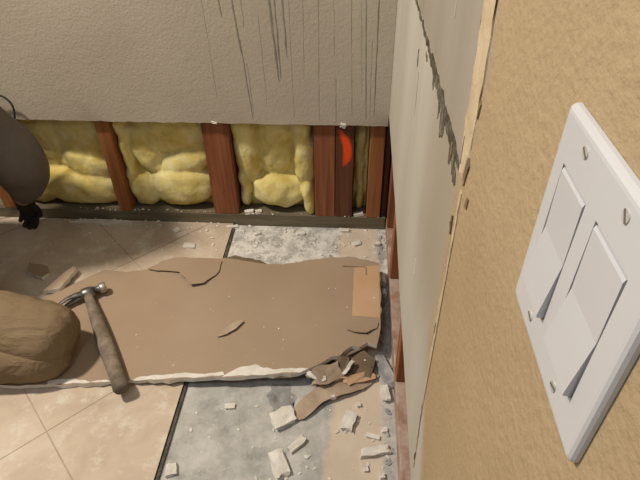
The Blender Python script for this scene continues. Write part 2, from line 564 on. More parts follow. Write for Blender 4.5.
# ragged spots of mould hanging below the line
rm = random.Random(12)
for k in range(16):
    y = 0.43 + 0.30 * rm.random()
    w_, h_ = rm.uniform(0.006, 0.016), rm.uniform(0.006, 0.020) * (1.2 if y < 0.62 else 0.6)
    z = 0.803 - rm.random() * 0.010
    wall_patch('mould_spot', [(y + w_, z), (y, z + 0.004), (y - w_ * 0.6, z - h_ * 0.4), (y + w_ * 0.2, z - h_)], 0.0007, M['mould'], wall_right, 0.003, 0.004, 100 + k)
wall_patch('mould_spot', [(0.835, 0.772), (0.826, 0.775), (0.820, 0.755), (0.828, 0.745)], 0.0008, M['mould'], wall_right, 0.004, 0.003, 5)
# torn paint edge, a wide band above the counter line and a thin caulk bead below it
wall_patch('torn_paint_edge', [(0.437, 1.30), (0.396, 1.30), (0.396, 1.10), (0.397, 0.96), (0.389, 0.90), (0.394, 0.845), (0.404, 0.812), (0.416, 0.805), (0.424, 0.827), (0.426, 0.88), (0.434, 0.95), (0.436, 1.10)],
           0.0020, M['caulk'], wall_right, 0.008, 0.004, 11, 0.02)
wall_patch('caulk_bead', [(0.402, 0.80), (0.395, 0.80), (0.396, 0.70), (0.402, 0.66), (0.399, 0.55), (0.392, 0.45), (0.382, 0.36), (0.386, 0.36), (0.396, 0.45), (0.403, 0.55), (0.406, 0.66), (0.402, 0.70)],
           0.0014, M['caulk'], wall_right, 0.006, 0.0028, 13)
for k, pts in enumerate([[(0.389, 0.893), (0.384, 0.890), (0.388, 0.872), (0.394, 0.876)], [(0.392, 0.842), (0.384, 0.838), (0.393, 0.806), (0.400, 0.810)],
                         [(0.424, 0.846), (0.418, 0.849), (0.414, 0.815), (0.420, 0.812)], [(0.418, 0.765), (0.411, 0.768), (0.409, 0.742), (0.415, 0.738)],
                         [(0.375, 0.812), (0.368, 0.815), (0.370, 0.800), (0.376, 0.800)], [(0.402, 0.632), (0.399, 0.634), (0.398, 0.612), (0.401, 0.610)],
                         [(0.388, 0.395), (0.385, 0.397), (0.384, 0.372), (0.387, 0.370)], [(0.470, 0.815), (0.462, 0.817), (0.462, 0.790), (0.470, 0.792)]]):
    cyn, czn = sum(p[0] for p in pts) / 4, sum(p[1] for p in pts) / 4
    pts = [(cyn + (p[0] - cyn) * 0.7, czn + (p[1] - czn) * 0.75) for p in pts]
    wall_patch('paint_nick', pts, 0.0021, M['nick'], wall_right, 0.004, 0.002, 20 + k)
# faint scuffs on the bare board
for k, (y, z, l) in enumerate([(0.62, 0.95, 0.10), (0.56, 0.90, 0.08), (0.80, 0.68, 0.07), (0.60, 0.52, 0.03)]):
    wall_patch('scuff', [(y, z + l), (y - 0.003, z + l), (y - 0.005, z), (y + 0.001, z)], 0.0005, M['streak_soft'] if k < 3 else M['dust'], wall_right, 0.01, 0.001, 40 + k)

# ------------------------------------------------------------------ framing timber
def board(name, x0, x1, y0, y1, z0, z1, mat, label, cat, group=None, lean=0.0):
    b = box_bm(x0, x1, y0, y1, z0, z1, 0.0022, 1)
    if lean:
        for v in b.verts: v.co.x += lean * (v.co.z - 0.2)
    return tag(from_bm(name, b, mat), label, cat, group)


PT = 0.037
board('sole_plate', XL, 0.1105, 1.3895, 1.4785, CONC, PT, M['plate_grey'], 'weathered grey-brown sole plate lying under the back studs', 'timber')
g = 'studs in the back wall opening'
board('wall_stud', -0.757, -0.716, 1.3895, 1.4785, PT - 0.001, 2.42, M['stud_orange'], 'leaning orange-brown stud between the two left insulation bays', 'stud', g, 0.0)
board('wall_stud', -0.441, -0.362, 1.3895, 1.4785, PT - 0.001, 2.42, M['stud_red'], 'broad reddish stud standing alone in middle of opening', 'stud', g)
board('wall_stud', -0.114, -0.052, 1.3895, 1.4785, PT - 0.001, 2.42, M['stud_red'], 'reddish left board of doubled stud, beside the orange mark', 'stud', g)
st = empty('wall_stud', (-0.025, 1.43, PT))
tag(st, 'darker right board of doubled stud, bearing an orange-red mark', 'stud', g)
from_bm('board', box_bm(-0.0505, 0.003, 1.3895, 1.4785, PT - 0.001, 2.42, 0.002), M['stud_dark'], st)
bm = box_bm(-0.0495, 0.002, 1.3888, 1.3896, 0.215, 0.362)
om = from_bm('orange_smear', bm, M['orange_blur'], st)
tag(om, 'blurred orange-red smear')
board('wall_stud', 0.048, 0.092, 1.3895, 1.4785, PT - 0.001, 2.42, M['stud_orange'], 'narrow orange-brown stud nearest the wall corner at the back', 'stud', g)
board('wall_stud', -1.15, -1.11, 1.3895, 1.4785, PT - 0.001, 2.42, M['stud_orange'], 'orange-brown stud hidden behind the worker arm', 'stud', g)
board('sole_plate', 0.1125, 0.2, YN, 1.388, CONC, 0.038, M['plate_dusty'], 'dusty brown sole plate along the foot of the near wall', 'timber')
board('wall_stud', 0.0945, 0.1118, 1.405, 1.4785, PT - 0.001, 2.42, M['stud_dark'], 'dark thin board squeezed into the far wall corner', 'stud', g)
g2 = 'studs behind the near wall'
board('wall_stud', 0.1125, 0.2, 0.760, 0.798, 0.0375, 2.42, M['stud_orange'], 'nearer orange-brown stud on dusty plate under the near wall', 'stud', g2)
board('wall_stud', 0.1125, 0.2, 1.104, 1.142, 0.0375, 2.42, M['stud_orange'], 'farther orange-brown stud on dusty plate under the near wall', 'stud', g2)
board('wall_stud', 0.1125, 0.2, 1.335, 1.373, 0.0375, 2.42, M['stud_red'], 'red-brown stud at far end of near wall, in the corner', 'stud', g2)


# ------------------------------------------------------------------ insulation
def batt(x0, x1, pillows, label, seed, back=1.470, base=0.02, nx=70, nz=76, z0=PT, z1=0.45):
    bm = bmesh.new()
    grid = []
    for j in range(nz + 1):
        row = []
        for i in range(nx + 1):
            x = x0 + (x1 - x0) * i / nx
            z = z0 + (z1 - z0) * j / nz
            wx = x + 0.010 * noise.noise(Vector((x * 22 + seed, z * 22, 1)))
            wz = z + 0.010 * noise.noise(Vector((x * 22, z * 22 + seed, 5)))
            h = base
            for (cx, cz, rx, rz, amp, rot) in pillows:
                dx, dz = wx - cx, wz - cz
                c, s = math.cos(rot), math.sin(rot)
                a, b = (dx * c + dz * s) / rx, (-dx * s + dz * c) / rz
                q = 1 - (abs(a) ** 2.4 + abs(b) ** 2.4)
                if q > 0: h = max(h, amp * q ** 0.42)
            h += 0.0045 * noise.noise(Vector((x * 28, z * 28, seed))) + 0.0014 * noise.noise(Vector((x * 120, z * 120, seed)))
            y = back - max(0.004, h)
            row.append(bm.verts.new((x, min(y, back - 0.004), z)))
        grid.append(row)
    for j in range(nz):
        for i in range(nx):
            bm.faces.new((grid[j][i], grid[j][i + 1], grid[j + 1][i + 1], grid[j + 1][i]))
    # closed back
    rim = grid[0] + [r[-1] for r in grid[1:]] + grid[-1][-2::-1] + [r[0] for r in grid[-2:0:-1]]
    bk = [bm.verts.new((v.co.x, back + 0.006, v.co.z)) for v in rim]
    n = len(rim)
    for i in range(n): bm.faces.new((rim[i], bk[i], bk[(i + 1) % n], rim[(i + 1) % n]))
    bm.faces.new(bk)
    o = from_bm('insulation_batt', bm, M['wool'], None, True)
    return tag(o, label, 'insulation', 'glass wool batts between the studs')


batt(-1.108, -0.759, [(-0.99, 0.30, 0.12, 0.16, 0.050, 0.1), (-0.83, 0.31, 0.11, 0.15, 0.052, 0), (-0.84, 0.185, 0.10, 0.055, 0.060, -0.35), (-0.90, 0.105, 0.17, 0.075, 0.078, -0.08), (-1.03, 0.10, 0.08, 0.07, 0.066, 0.2)],
     'olive yellow insulation batt beside the grey sleeve', 1.0)
batt(-0.714, -0.443, [(-0.698, 0.24, 0.022, 0.20, 0.066, 0.02), (-0.55, 0.325, 0.13, 0.105, 0.056, 0.1), (-0.64, 0.235, 0.045, 0.105, 0.060, 0.35), (-0.52, 0.20, 0.12, 0.05, 0.062, 0.45), (-0.545, 0.115, 0.115, 0.082, 0.080, 0.1), (-0.675, 0.10, 0.05, 0.07, 0.072, 0.3)],
     'bright yellow insulation batt left of the broad reddish stud', 2.0)
batt(-0.360, -0.116, [(-0.325, 0.28, 0.045, 0.165, 0.068, 0.06), (-0.342, 0.12, 0.020, 0.085, 0.064, 0.0), (-0.235, 0.30, 0.058, 0.165, 0.056, -0.08), (-0.150, 0.27, 0.036, 0.19, 0.070, 0.03), (-0.232, 0.105, 0.095, 0.062, 0.082, -0.1), (-0.135, 0.09, 0.026, 0.075, 0.086, 0.1)],
     'pale yellow folded insulation batt right of the broad reddish stud', 3.0)
batt(0.0045, 0.0465, [(0.022, 0.26, 0.02, 0.2, 0.035, 0), (0.025, 0.07, 0.02, 0.04, 0.045, 0)],
     'narrow sliver of insulation between the orange mark and corner stud', 4.0, nx=20)

# ------------------------------------------------------------------ light switch
sw = empty('light_switch', (W, 0.170, 0.909))
tag(sw, 'white double rocker light switch on the tan wall', 'light switch')
FX = W - 0.0045


def ring_plate(y0, y1, z0, z1, holes):
    """Plate face with rectangular openings, softly rolled rim."""
    bm = bmesh.new()
    ys = sorted({y0, y1} | {h[0] for h in holes} | {h[1] for h in holes})
    zs = sorted({z0, z1} | {h[2] for h in holes} | {h[3] for h in holes})
    vv = {(y, z): bm.verts.new((FX, y, z)) for y in ys for z in zs}
    for a, b in zip(ys, ys[1:]):
        for c, d in zip(zs, zs[1:]):
            if any(h[0] <= a and b <= h[1] and h[2] <= c and d <= h[3] for h in holes): continue
            bm.faces.new((vv[a, c], vv[b, c], vv[b, d], vv[a, d]))
    bd = [e for e in bm.edges if e.is_boundary]
    r = bmesh.ops.extrude_edge_only(bm, edges=bd)
    for v in [g_ for g_ in r['geom'] if isinstance(g_, bmesh.types.BMVert)]: v.co.x = W - 0.0003
    bmesh.ops.recalc_face_normals(bm, faces=bm.faces)
    eps = 1e-5
    rim, corner = [], []
    for e in bm.edges:
        a, b = e.verts
        on = lambda v: abs(v.co.y - y0) < eps or abs(v.co.y - y1) < eps or abs(v.co.z - z0) < eps or abs(v.co.z - z1) < eps
        if a.co.x < W - 0.001 and b.co.x < W - 0.001 and on(a) and on(b) and len(e.link_faces) == 2 and any(abs(f.normal.x) < 0.5 for f in e.link_faces):
            rim.append(e)
        cn = lambda v: (abs(v.co.y - y0) < eps or abs(v.co.y - y1) < eps) and (abs(v.co.z - z0) < eps or abs(v.co.z - z1) < eps)
        if cn(a) and cn(b) and abs(a.co.x - b.co.x) > 0.001: corner.append(e)
    bmesh.ops.bevel(bm, geom=rim + corner, offset=0.0040, segments=4, affect='EDGES', profile=0.55)
    return bm


holes = [(0.1780, 0.2085, 0.8755, 0.9430), (0.1350, 0.1670, 0.8755, 0.9430)]
pl = from_bm('cover_plate', ring_plate(0.1195, 0.2215, 0.8525, 0.9665, holes), M['switch'], sw)
for h in holes:
    from_bm('recess', box_bm(W - 0.0008, W + 0.0003, h[0], h[1], h[2], h[3]), M['gapdark'], sw)
    y0, y1, z0, z1 = h[0] + 0.0011, h[1] - 0.0011, h[2] + 0.0013, h[3] - 0.0013
    zm = (z0 + z1) / 2
    bm = bmesh.new()
    prof = [(W - 0.0005, z1), (FX + 0.0002, z1 - 0.0002), (FX - 0.0004, z1 - 0.0016), (FX + 0.0002, zm), (FX - 0.0036, z0 + 0.0012), (FX - 0.0030, z0), (W - 0.0005, z0)]
    a = [bm.verts.new((x, y0, z)) for x, z in prof]
    b = [bm.verts.new((x, y1, z)) for x, z in prof]
    for i in range(len(prof)):
        j = (i + 1) % len(prof)
        bm.faces.new((a[i], a[j], b[j], b[i]))
    bm.faces.new(a)
    bm.faces.new(b[::-1])
    from_bm('rocker', bm, M['rocker'], sw)
for (y, z, rot) in ((0.192, 0.9575, 0.5), (0.150, 0.9575, 0.9), (0.192, 0.8645, 0.2), (0.150, 0.8645, -0.3)):
    bm = bmesh.new()
    bmesh.ops.create_cone(bm, cap_ends=True, segments=20, radius1=0.0031, radius2=0.0026, depth=0.0008,
                          matrix=Matrix.Translation((FX - 0.0001, y, z)) @ Matrix.Rotation(-PI / 2, 4, 'Y'))
    s = from_bm('screw', bm, M['screw'], sw)
    bm = box_bm(-0.0001, 0.0001, -0.0026, 0.0026, -0.0006, 0.0006)
    bm.transform(Matrix.Translation((FX - 0.00056, y, z)) @ Matrix.Rotation(rot, 4, 'X'))
    sl = bpy.data.meshes.new('slot')
    bm.to_mesh(sl); bm.free()
    so = bpy.data.objects.new('slot', sl)
    COL.objects.link(so)
    sl.materials.append(M['gapdark'])
    so.parent = s
    so.matrix_parent_inverse = s.matrix_basis.inverted()

# ------------------------------------------------------------------ fallen wall board on the floor
def slab_z(x, y): return 0.0135 + max(0.0, (x + 0.62)) * 0.044
slab = empty('fallen_drywall', (-0.4, 0.95, 0))
tag(slab, 'large brown-faced sheet of broken drywall lying on the floor', 'drywall')
outline = [(-1.02, 0.715), (-1.02, 0.95), (-0.86, 0.985), (-0.79, 1.055), (-0.716, 1.130), (-0.648, 1.122), (-0.588, 1.136), (-0.505, 1.186), (-0.369, 1.184), (-0.292, 1.168), (-0.193, 1.155), (-0.095, 1.182),
           (0.016, 1.190), (0.085, 1.162), (0.084, 1.037), (0.084, 0.940), (0.080, 0.895), (0.072, 0.862), (0.050, 0.868), (0.030, 0.852), (0.012, 0.857), (-0.006, 0.842), (-0.016, 0.826),
           (-0.036, 0.824), (-0.060, 0.806), (-0.080, 0.790), (-0.109, 0.776), (-0.17, 0.770), (-0.226, 0.764), (-0.342, 0.755), (-0.505, 0.745), (-0.668, 0.730), (-0.808, 0.720)]
ol = rough_outline(outline, 0.018, 0.006, 2)
from_bm('board', slab_bm(ol, slab_z, 0.0125, 1), [M['paper'], M['gypsum']], slab)


def on_slab(name, pts, lift, mat, step=0.01, amp=0.003, seed=0, thick=0.0006, parent=slab):
    o = rough_outline(pts, step, amp, seed)
    return from_bm(name, slab_bm(o, lambda x, y: slab_z(x, y) + lift, thick), mat, parent)


# bare gypsum where the face paper tore off along the front edge
on_slab('exposed_gypsum', [(-0.70, 0.728), (-0.704, 0.738), (-0.652, 0.747), (-0.60, 0.741), (-0.564, 0.746), (-0.54, 0.739), (-0.54, 0.743)], 0.0007, M['gypsum'], 0.007, 0.004, 3)
on_slab('exposed_gypsum', [(-0.50, 0.746), (-0.486, 0.757), (-0.44, 0.762), (-0.381, 0.770), (-0.33, 0.766), (-0.29, 0.776), (-0.285, 0.766), (-0.342, 0.759), (-0.42, 0.752)], 0.0007, M['gypsum'], 0.007, 0.004, 4)
on_slab('exposed_gypsum', [(-0.29, 0.760), (-0.275, 0.774), (-0.247, 0.792), (-0.219, 0.796), (-0.172, 0.783), (-0.13, 0.788), (-0.088, 0.788), (-0.109, 0.777), (-0.17, 0.771), (-0.226, 0.765)], 0.0007, M['gypsum'], 0.007, 0.004, 5)
tag(on_slab('warm_light_patch', [(0.014, 1.143), (0.083, 1.152), (0.082, 0.950), (0.010, 0.957)], 0.0007, M['paper_light'], 0.02, 0.0015, 6), 'square orange-tan patch of warm light painted on the paper')  # pool of warm light put into the paper colour
for pts in ([(0.045, 1.143), (0.049, 1.143), (0.049, 1.112), (0.045, 1.112)], [(-0.02, 1.150), (0.045, 1.146), (0.045, 1.143), (-0.02, 1.146)]):
    on_slab('score_line', pts, 0.0011, M['nick'], 0.01, 0.001, 8, 0.0003)


def curled(name, pts, lift, mat, parent, step=0.012, amp=0.004, seed=0, th=0.0016, base=slab_z, pick=None):
    """Torn flap of face paper; lift(x, y) raises it off the board."""
    o = rough_outline(pts, step, amp, seed)
    bm = slab_bm(o, lambda x, y: base(x, y) + lift(x, y), th)
    return from_bm(name, bm, mat, parent)


tag(curled('paper_flap', [(-0.586, 1.130), (-0.555, 1.166), (-0.520, 1.186), (-0.44, 1.182), (-0.375, 1.168), (-0.372, 1.120), (-0.405, 1.068), (-0.438, 1.060), (-0.462, 1.087), (-0.488, 1.117), (-0.556, 1.124)],
           lambda x, y: 0.004 + 0.045 * max(0, 1.165 - y) * max(0.0, min(1, (-0.36 - x) / 0.08)) * 1.8 if y < 1.165 else 0.004, M['paper'], slab, 0.014, 0.005, 9), 'torn paper flap curling up')
curled('paper_flap', [(-0.003, 0.908), (0.03, 0.914), (0.078, 0.934), (0.072, 0.915), (0.046, 0.893), (0.015, 0.897)], lambda x, y: 0.003 + 0.25 * max(0, 0.915 - y), M['paper'], slab, 0.01, 0.004, 14)
# crumpled front corner, torn off layers
def chunk_bm(cx, cy, cz, sx, sy, sz, rot=(0, 0, 0), seed=0, rough=0.35):
    bm = bmesh.new()
    bmesh.ops.create_cube(bm, size=1)
    bmesh.ops.subdivide_edges(bm, edges=bm.edges[:], cuts=2, use_grid_fill=True)
    rm = Matrix.Rotation(rot[2], 4, 'Z') @ Matrix.Rotation(rot[1], 4, 'Y') @ Matrix.Rotation(rot[0], 4, 'X')
    for v in bm.verts:
        p = v.co.copy()
        n_ = noise.noise_vector(p * 2.1 + Vector((seed * 3.1, seed, seed * 1.7)))
        p += n_ * rough * 0.5
        v.co = rm @ Vector((p.x * sx, p.y * sy, p.z * sz)) + Vector((cx, cy, cz))
    return bm


from_bm('crumpled_paper', chunk_bm(-0.046, 0.790, 0.018, 0.062, 0.040, 0.022, (0.5, 0.15, 0.35), 3, 0.6), M['paper_torn'], slab, False)
from_bm('crumpled_paper', chunk_bm(-0.008, 0.818, 0.018, 0.026, 0.034, 0.026, (0.5, 0.3, 0.4), 5, 0.4), M['paper_dark'], slab, False)
from_bm('torn_gypsum', chunk_bm(0.004, 0.805, 0.026, 0.008, 0.040, 0.012, (0.2, 0.4, -0.5), 8, 0.5), M['gypsum'], slab, False)
from_bm('torn_gypsum', chunk_bm(-0.072, 0.776, 0.024, 0.040, 0.014, 0.010, (0.2, 0.2, -0.2), 9, 0.5), M['gypsum'], slab, False)
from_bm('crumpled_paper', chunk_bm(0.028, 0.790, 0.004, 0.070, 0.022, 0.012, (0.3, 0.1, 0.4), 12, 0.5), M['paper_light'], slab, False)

# separate scraps by the corner
def scrap(name, pts, zf, th, mats, label, cat, step=0.012, amp=0.004, seed=0, group=None):
    o = rough_outline(pts, step, amp, seed)
    ob = from_bm(name, slab_bm(o, zf, th, 1 if isinstance(mats, list) and len(mats) > 1 else 0), mats)
    return tag(ob, label, cat, group)


scrap('drywall_scrap', [(0.012, 0.838), (0.040, 0.858), (0.070, 0.838), (0.055, 0.792), (0.012, 0.792)], lambda x, y: 0.018 + 0.30 * (y - 0.83) + 0.1 * (x - 0.03), 0.010, [M['paper_dark'], M['gypsum']],
      'dark brown broken piece tilted in the crumpled board corner', 'drywall scrap', 0.012, 0.004, 21)
scrap('paper_strip', [(0.086, 0.850), (0.080, 0.805), (0.040, 0.766), (-0.010, 0.742), (-0.052, 0.722), (-0.092, 0.680), (-0.112, 0.678), (-0.122, 0.692), (-0.112, 0.722), (-0.070, 0.762), (-0.010, 0.800), (0.030, 0.822), (0.056, 0.850)],
      lambda x, y: CONC + 0.004 + 0.012 * max(0, math.sin((x + 0.11) * 18)) , 0.002, M['paper_torn'],
      'curved tan tongue of torn paper reaching onto the concrete', 'paper strip', 0.012, 0.004, 23)
scrap('paper_chip', [(-0.326, 0.878), (-0.318, 0.898), (-0.300, 0.922), (-0.280, 0.936), (-0.266, 0.930), (-0.282, 0.905), (-0.302, 0.886)],
      lambda x, y: slab_z(x, y) + 0.004 + 0.22 * max(0, (x + 0.300) * 0.6 - (y - 0.908) * 0.5 + 0.004), 0.002, M['paper_torn'], 'small curled paper chip lying in middle of the brown sheet', 'paper chip', 0.008, 0.002, 25)
scrap('drywall_scrap', [(-0.955, 1.150), (-0.890, 1.135), (-0.873, 1.108), (-0.885, 1.090), (-0.940, 1.108)], 0.0135, 0.0125, [M['paper'], M['gypsum']],
      'small brown broken scrap on shaded tiles behind the khaki knee', 'drywall scrap', 0.012, 0.005, 27)
scrap('drywall_scrap', [(-0.855, 1.030), (-0.83, 1.09), (-0.808, 1.132), (-0.792, 1.118), (-0.80, 1.075), (-0.806, 1.035)], lambda x, y: 0.020 + 0.12 * (x + 0.83), 0.0125, [M['paper_torn'], M['gypsum']],
      'narrow tan broken strip with pale edge behind the hammer claw', 'drywall scrap', 0.012, 0.004, 29)
scrap('drywall_scrap', [(-0.385, 1.215), (-0.35, 1.232), (-0.27, 1.212), (-0.24, 1.190), (-0.26, 1.178), (-0.36, 1.186)], CONC + 0.006, 0.005, M['paper_dark'],
      'dark thin scrap poking out behind the brown sheet at tile edge', 'drywall scrap', 0.012, 0.005, 31)
scrap('gypsum_sliver', [(-0.925, 1.362), (-0.87, 1.380), (-0.73, 1.378), (-0.715, 1.366), (-0.80, 1.358)], 0.007, 0.007, M['gypsum'],
      'long white gypsum sliver against the foot of the back wall', 'gypsum piece', 0.014, 0.005, 33)
# packing rubble under the raised end of the sheet
for (x, y, z, sx, sy, sz, s, lab) in [(0.092, 0.820, -0.001, 0.026, 0.085, 0.018, 41, 'grey broken mortar lump between crumpled board corner and the plate'),
                                      (0.020, 0.93, 0.002, 0.06, 0.05, 0.022, 43, 'grey rubble lump propping up the brown sheet at its right'),
                                      (-0.13, 1.05, 0.000, 0.07, 0.06, 0.020, 45, 'grey rubble lump under the middle of the brown sheet'),
                                      (-0.25, 0.90, -0.0015, 0.06, 0.06, 0.016, 46, 'flat grey rubble lump under front of the brown sheet')]:
    tag(from_bm('rubble_lump', chunk_bm(x, y, z, sx, sy, sz, (0.05, 0.05, 0.4), s, 0.3), M['grey_rubble']), lab, 'rubble', 'mortar rubble under the sheet')

# ------------------------------------------------------------------ loose gypsum pieces
pieces = [(-0.138, 0.680, 0.050, 0.038, 0.016, 0.5, 'blocky white gypsum piece near front edge of the brown sheet'),
          (-0.101, 0.620, 0.016, 0.042, 0.010, -0.75, 'thin slanted white gypsum sliver between two larger pieces'),
          (-0.134, 0.572, 0.030, 0.055, 0.014, 0.5, 'long white gypsum piece at bottom of the grey concrete'),
          (0.010, 0.680, 0.024, 0.042, 0.014, -0.3, 'upright white gypsum piece on the painted warm light strip'),
          (0.066, 0.612, 0.056, 0.018, 0.012, 0.25, 'long white gypsum piece touching the dusty plate'),
          (0.092, 0.757, 0.018, 0.036, 0.016, 0.15, 'white gypsum chunk against the plate below the crumpled corner'),
          (-0.028, 0.738, 0.012, 0.010, 0.008, 0.4, 'tiny white crumb on the tan paper tongue'),
          (0.030, 0.725, 0.010, 0.009, 0.008, 0.4, 'tiny white crumb right of the paper tongue'),
          (0.062, 0.648, 0.028, 0.010, 0.007, -0.2, 'small white flake above the long piece by the plate'),
          (0.088, 0.665, 0.012, 0.010, 0.008, 0.2, 'white crumb beside the dusty plate near the small flake'),
          (-0.264, 0.706, 0.022, 0.012, 0.007, 0.1, 'small white flake alone on the grey concrete'),
          (-0.356, 0.548, 0.022, 0.026, 0.010, 0.3, 'pale chip in the gap beside the tile edge'),
          (0.083, 1.307, 0.022, 0.014, 0.012, 0.3, 'white crumb in the far corner by the near wall'),
          (0.096, 1.135, 0.014, 0.034, 0.024, 0.1, 'white gypsum chunk at right edge of the brown sheet'),
          (0.098, 1.085, 0.012, 0.022, 0.020, 0.1, 'smaller white chunk below another at right sheet edge'),
          (-0.020, 1.372, 0.030, 0.014, 0.010, 0.0, 'white crumb at foot of the doubled stud'),
          (0.020, 1.310, 0.026, 0.016, 0.008, 0.5, 'white flake on concrete before the corner stud'),
          (-0.500, 1.262, 0.034, 0.022, 0.006, 0.1, 'flat white flake on the tile behind the brown sheet'),
          (-0.560, 1.335, 0.020, 0.016, 0.008, 0.6, 'grey-white crumb on tile before the broad stud'),
          (-0.300, 1.345, 0.020, 0.014, 0.008, 0.6, 'white crumb on concrete close to the broad stud'),
          (-0.16, 1.352, 0.026, 0.012, 0.008, 0.2, 'white crumb on concrete below the folded insulation'),
          (-0.385, 1.372, 0.035, 0.014, 0.012, 0.2, 'white crumb pressed against plate under the broad stud'),
          (0.046, 0.574, 0.010, 0.012, 0.007, 0.2, 'tiny crumb below the long piece by the plate'),
          (0.080, 0.560, 0.010, 0.010, 0.008, 0.2, 'lowest tiny crumb beside the dusty plate')]
for k, (x, y, sx, sy, sz, r, lab) in enumerate(pieces):
    z = (0.0 if x < EDGE else CONC) + sz * 0.46
    if 'tongue' in lab and 'right' not in lab: z += 0.008
    b = chunk_bm(x, y, z, sx, sy, sz, (0.06, 0.05, r), 60 + k, 0.42)
    tag(from_bm('gypsum_piece', b, M['gypsum'] if 'grey-white' not in lab else M['dust']), lab, 'gypsum piece', 'loose gypsum pieces on the floor')
# pieces that lie on the back sole plate and hang at the cut edge
for (x, y, z, s, lab) in [(0.024, 1.40, PT + 0.004, 0.030, 'white rubble heap on plate in the narrow insulation bay'), (-0.33, 1.398, PT + 0.003, 0.026, 'white dust heap on plate right of the broad stud'),
                          (-0.30, 1.400, PT + 0.003, 0.020, 'white flake on plate beneath the folded insulation')]:
    tag(from_bm('gypsum_piece', chunk_bm(x, y, z, s, 0.014, 0.011, (0, 0, 0.2), x * 50, 0.45), M['gypsum']), lab, 'gypsum piece', 'gypsum bits on the back plate')
from_bm('broken_edge', chunk_bm(-0.030, 1.377, 0.366, 0.014, 0.010, 0.014, (0.3, 0.2, 0), 5, 0.5), M['gypsum'], wall_back)
from_bm('broken_edge', chunk_bm(-0.395, 1.377, 0.367, 0.016, 0.008, 0.007, (0.3, 0.2, 0), 6, 0.5), M['gypsum'], wall_back)


def crumbs(name, region, n, s0, s1, zf, label, mat, seed):
    rnd = random.Random(seed)
    bm = bmesh.new()
    for _ in range(n):
        x, y = region(rnd)
        s = s0 + (s1 - s0) * rnd.random() ** 3
        r = bmesh.ops.create_icosphere(bm, subdivisions=1, radius=s)
        a = rnd.uniform(0, 6.3)
        for v in r['verts']:
            p = v.co * rnd.uniform(0.7, 1.3)
            v.co = Vector((x + p.x * math.cos(a) * 1.5 - p.y * math.sin(a), y + p.x * math.sin(a) * 1.5 + p.y * math.cos(a), zf(x, y) + s * 0.35 + p.z * 0.6))
    o = from_bm(name, bm, mat)
    return tag(o, label, 'debris', kind='stuff')


def r_back(r):
    return (r.uniform(-0.38, 0.09), r.uniform(1.20, 1.386))
crumbs('plaster_crumbs', r_back, 260, 0.0010, 0.0055, lambda x, y: CONC, 'white plaster crumbs scattered on concrete along the back wall', M['gypsum'], 1)
crumbs('plaster_crumbs', lambda r: (r.uniform(-0.36, 0.10), r.uniform(0.50, 0.74)), 130, 0.0008, 0.0040, lambda x, y: CONC, 'white plaster crumbs scattered on the front concrete', M['gypsum'], 2)
crumbs('plaster_crumbs', lambda r: (r.uniform(-0.95, -0.40), 1.386 - 0.16 * r.random() ** 2.2), 220, 0.0010, 0.0050, lambda x, y: 0.0, 'white plaster crumbs on the tiles along the back wall', M['gypsum'], 3)
crumbs('plaster_crumbs', lambda r: (r.uniform(-0.55, 0.07), r.uniform(0.79, 1.12)), 40, 0.0006, 0.0022, slab_z, 'tiny white crumbs sprinkled over the brown sheet', M['gypsum'], 4)
crumbs('plaster_crumbs', lambda r: (r.uniform(0.088, 0.108), r.uniform(0.5, 1.37)), 120, 0.0010, 0.0055, lambda x, y: CONC, 'grey mortar crumbs in the gap along the dusty plate', M['grey_rubble'], 5)
crumbs('plaster_crumbs', lambda r: (r.uniform(-0.9, 0.09), r.uniform(1.391, 1.402)), 90, 0.0010, 0.0040, lambda x, y: PT, 'white crumbs lying along the back sole plate', M['gypsum'], 6)

# ------------------------------------------------------------------ hammer
HB = Vector((-0.713, 1.010, 0.0))   # where handle meets head
hz = slab_z(-0.7, 1.0) + 0.002
hm = empty('claw_hammer', (HB.x, HB.y, hz))
tag(hm, 'worn claw hammer with dark steel head lying on the brown sheet', 'hammer')
axis = Vector((-0.507 + 0.713, 0.706 - 1.010, 0)).normalized()      # along the handle
side = Vector((-axis.y, axis.x, 0))                                   # towards the striking face
if side.x < 0: side = -side


def hp(a, s, z): return HB + axis * a + side * s + Vector((0, 0, hz + z))


L = (Vector((-0.507, 0.706)) - HB.xy).length
bm = tube_bm([hp(0.0, 0, 0.019), hp(0.05, 0, 0.019), hp(0.10, 0, 0.0185), hp(0.17, 0, 0.018), hp(0.24, 0, 0.018), hp(0.30, 0, 0.019), hp(L - 0.03, 0, 0.020)],
             [0.0115, 0.0130, 0.0160, 0.0185, 0.0190, 0.0180, 0.0170], 18, 0.85)
from_bm('handle', bm, M['handle'], hm, True)
bm = tube_bm([hp(L - 0.0305, 0, 0.020), hp(L - 0.026, 0, 0.020), hp(L - 0.008, 0, 0.020), hp(L, 0, 0.020)], [0.0165, 0.0185, 0.0188, 0.0150], 18, 0.85)
from_bm('handle_butt', bm, M['handle_end'], hm, True)
bm = tube_bm([hp(0, -0.018, 0.019), hp(0, -0.010, 0.019), hp(0, 0.010, 0.019), hp(0, 0.022, 0.019)], [0.011, 0.0165, 0.0165, 0.0115], 16, 0.95)
tube_bm([hp(0, 0.018, 0.019), hp(0, 0.030, 0.019), hp(0, 0.034, 0.019)], [0.0105, 0.0105, 0.0135], 16, 1.0, True, bm)
head = from_bm('head', bm, M['steel'], hm, True)
bm = tube_bm([hp(0, 0.0335, 0.019), hp(0, 0.036, 0.019), hp(0, 0.048, 0.019), hp(0, 0.0505, 0.019)], [0.0135, 0.0150, 0.0150, 0.0130], 18, 1.0)
fo = from_bm('striking_face', bm, M['steel_bright'], hm, True)
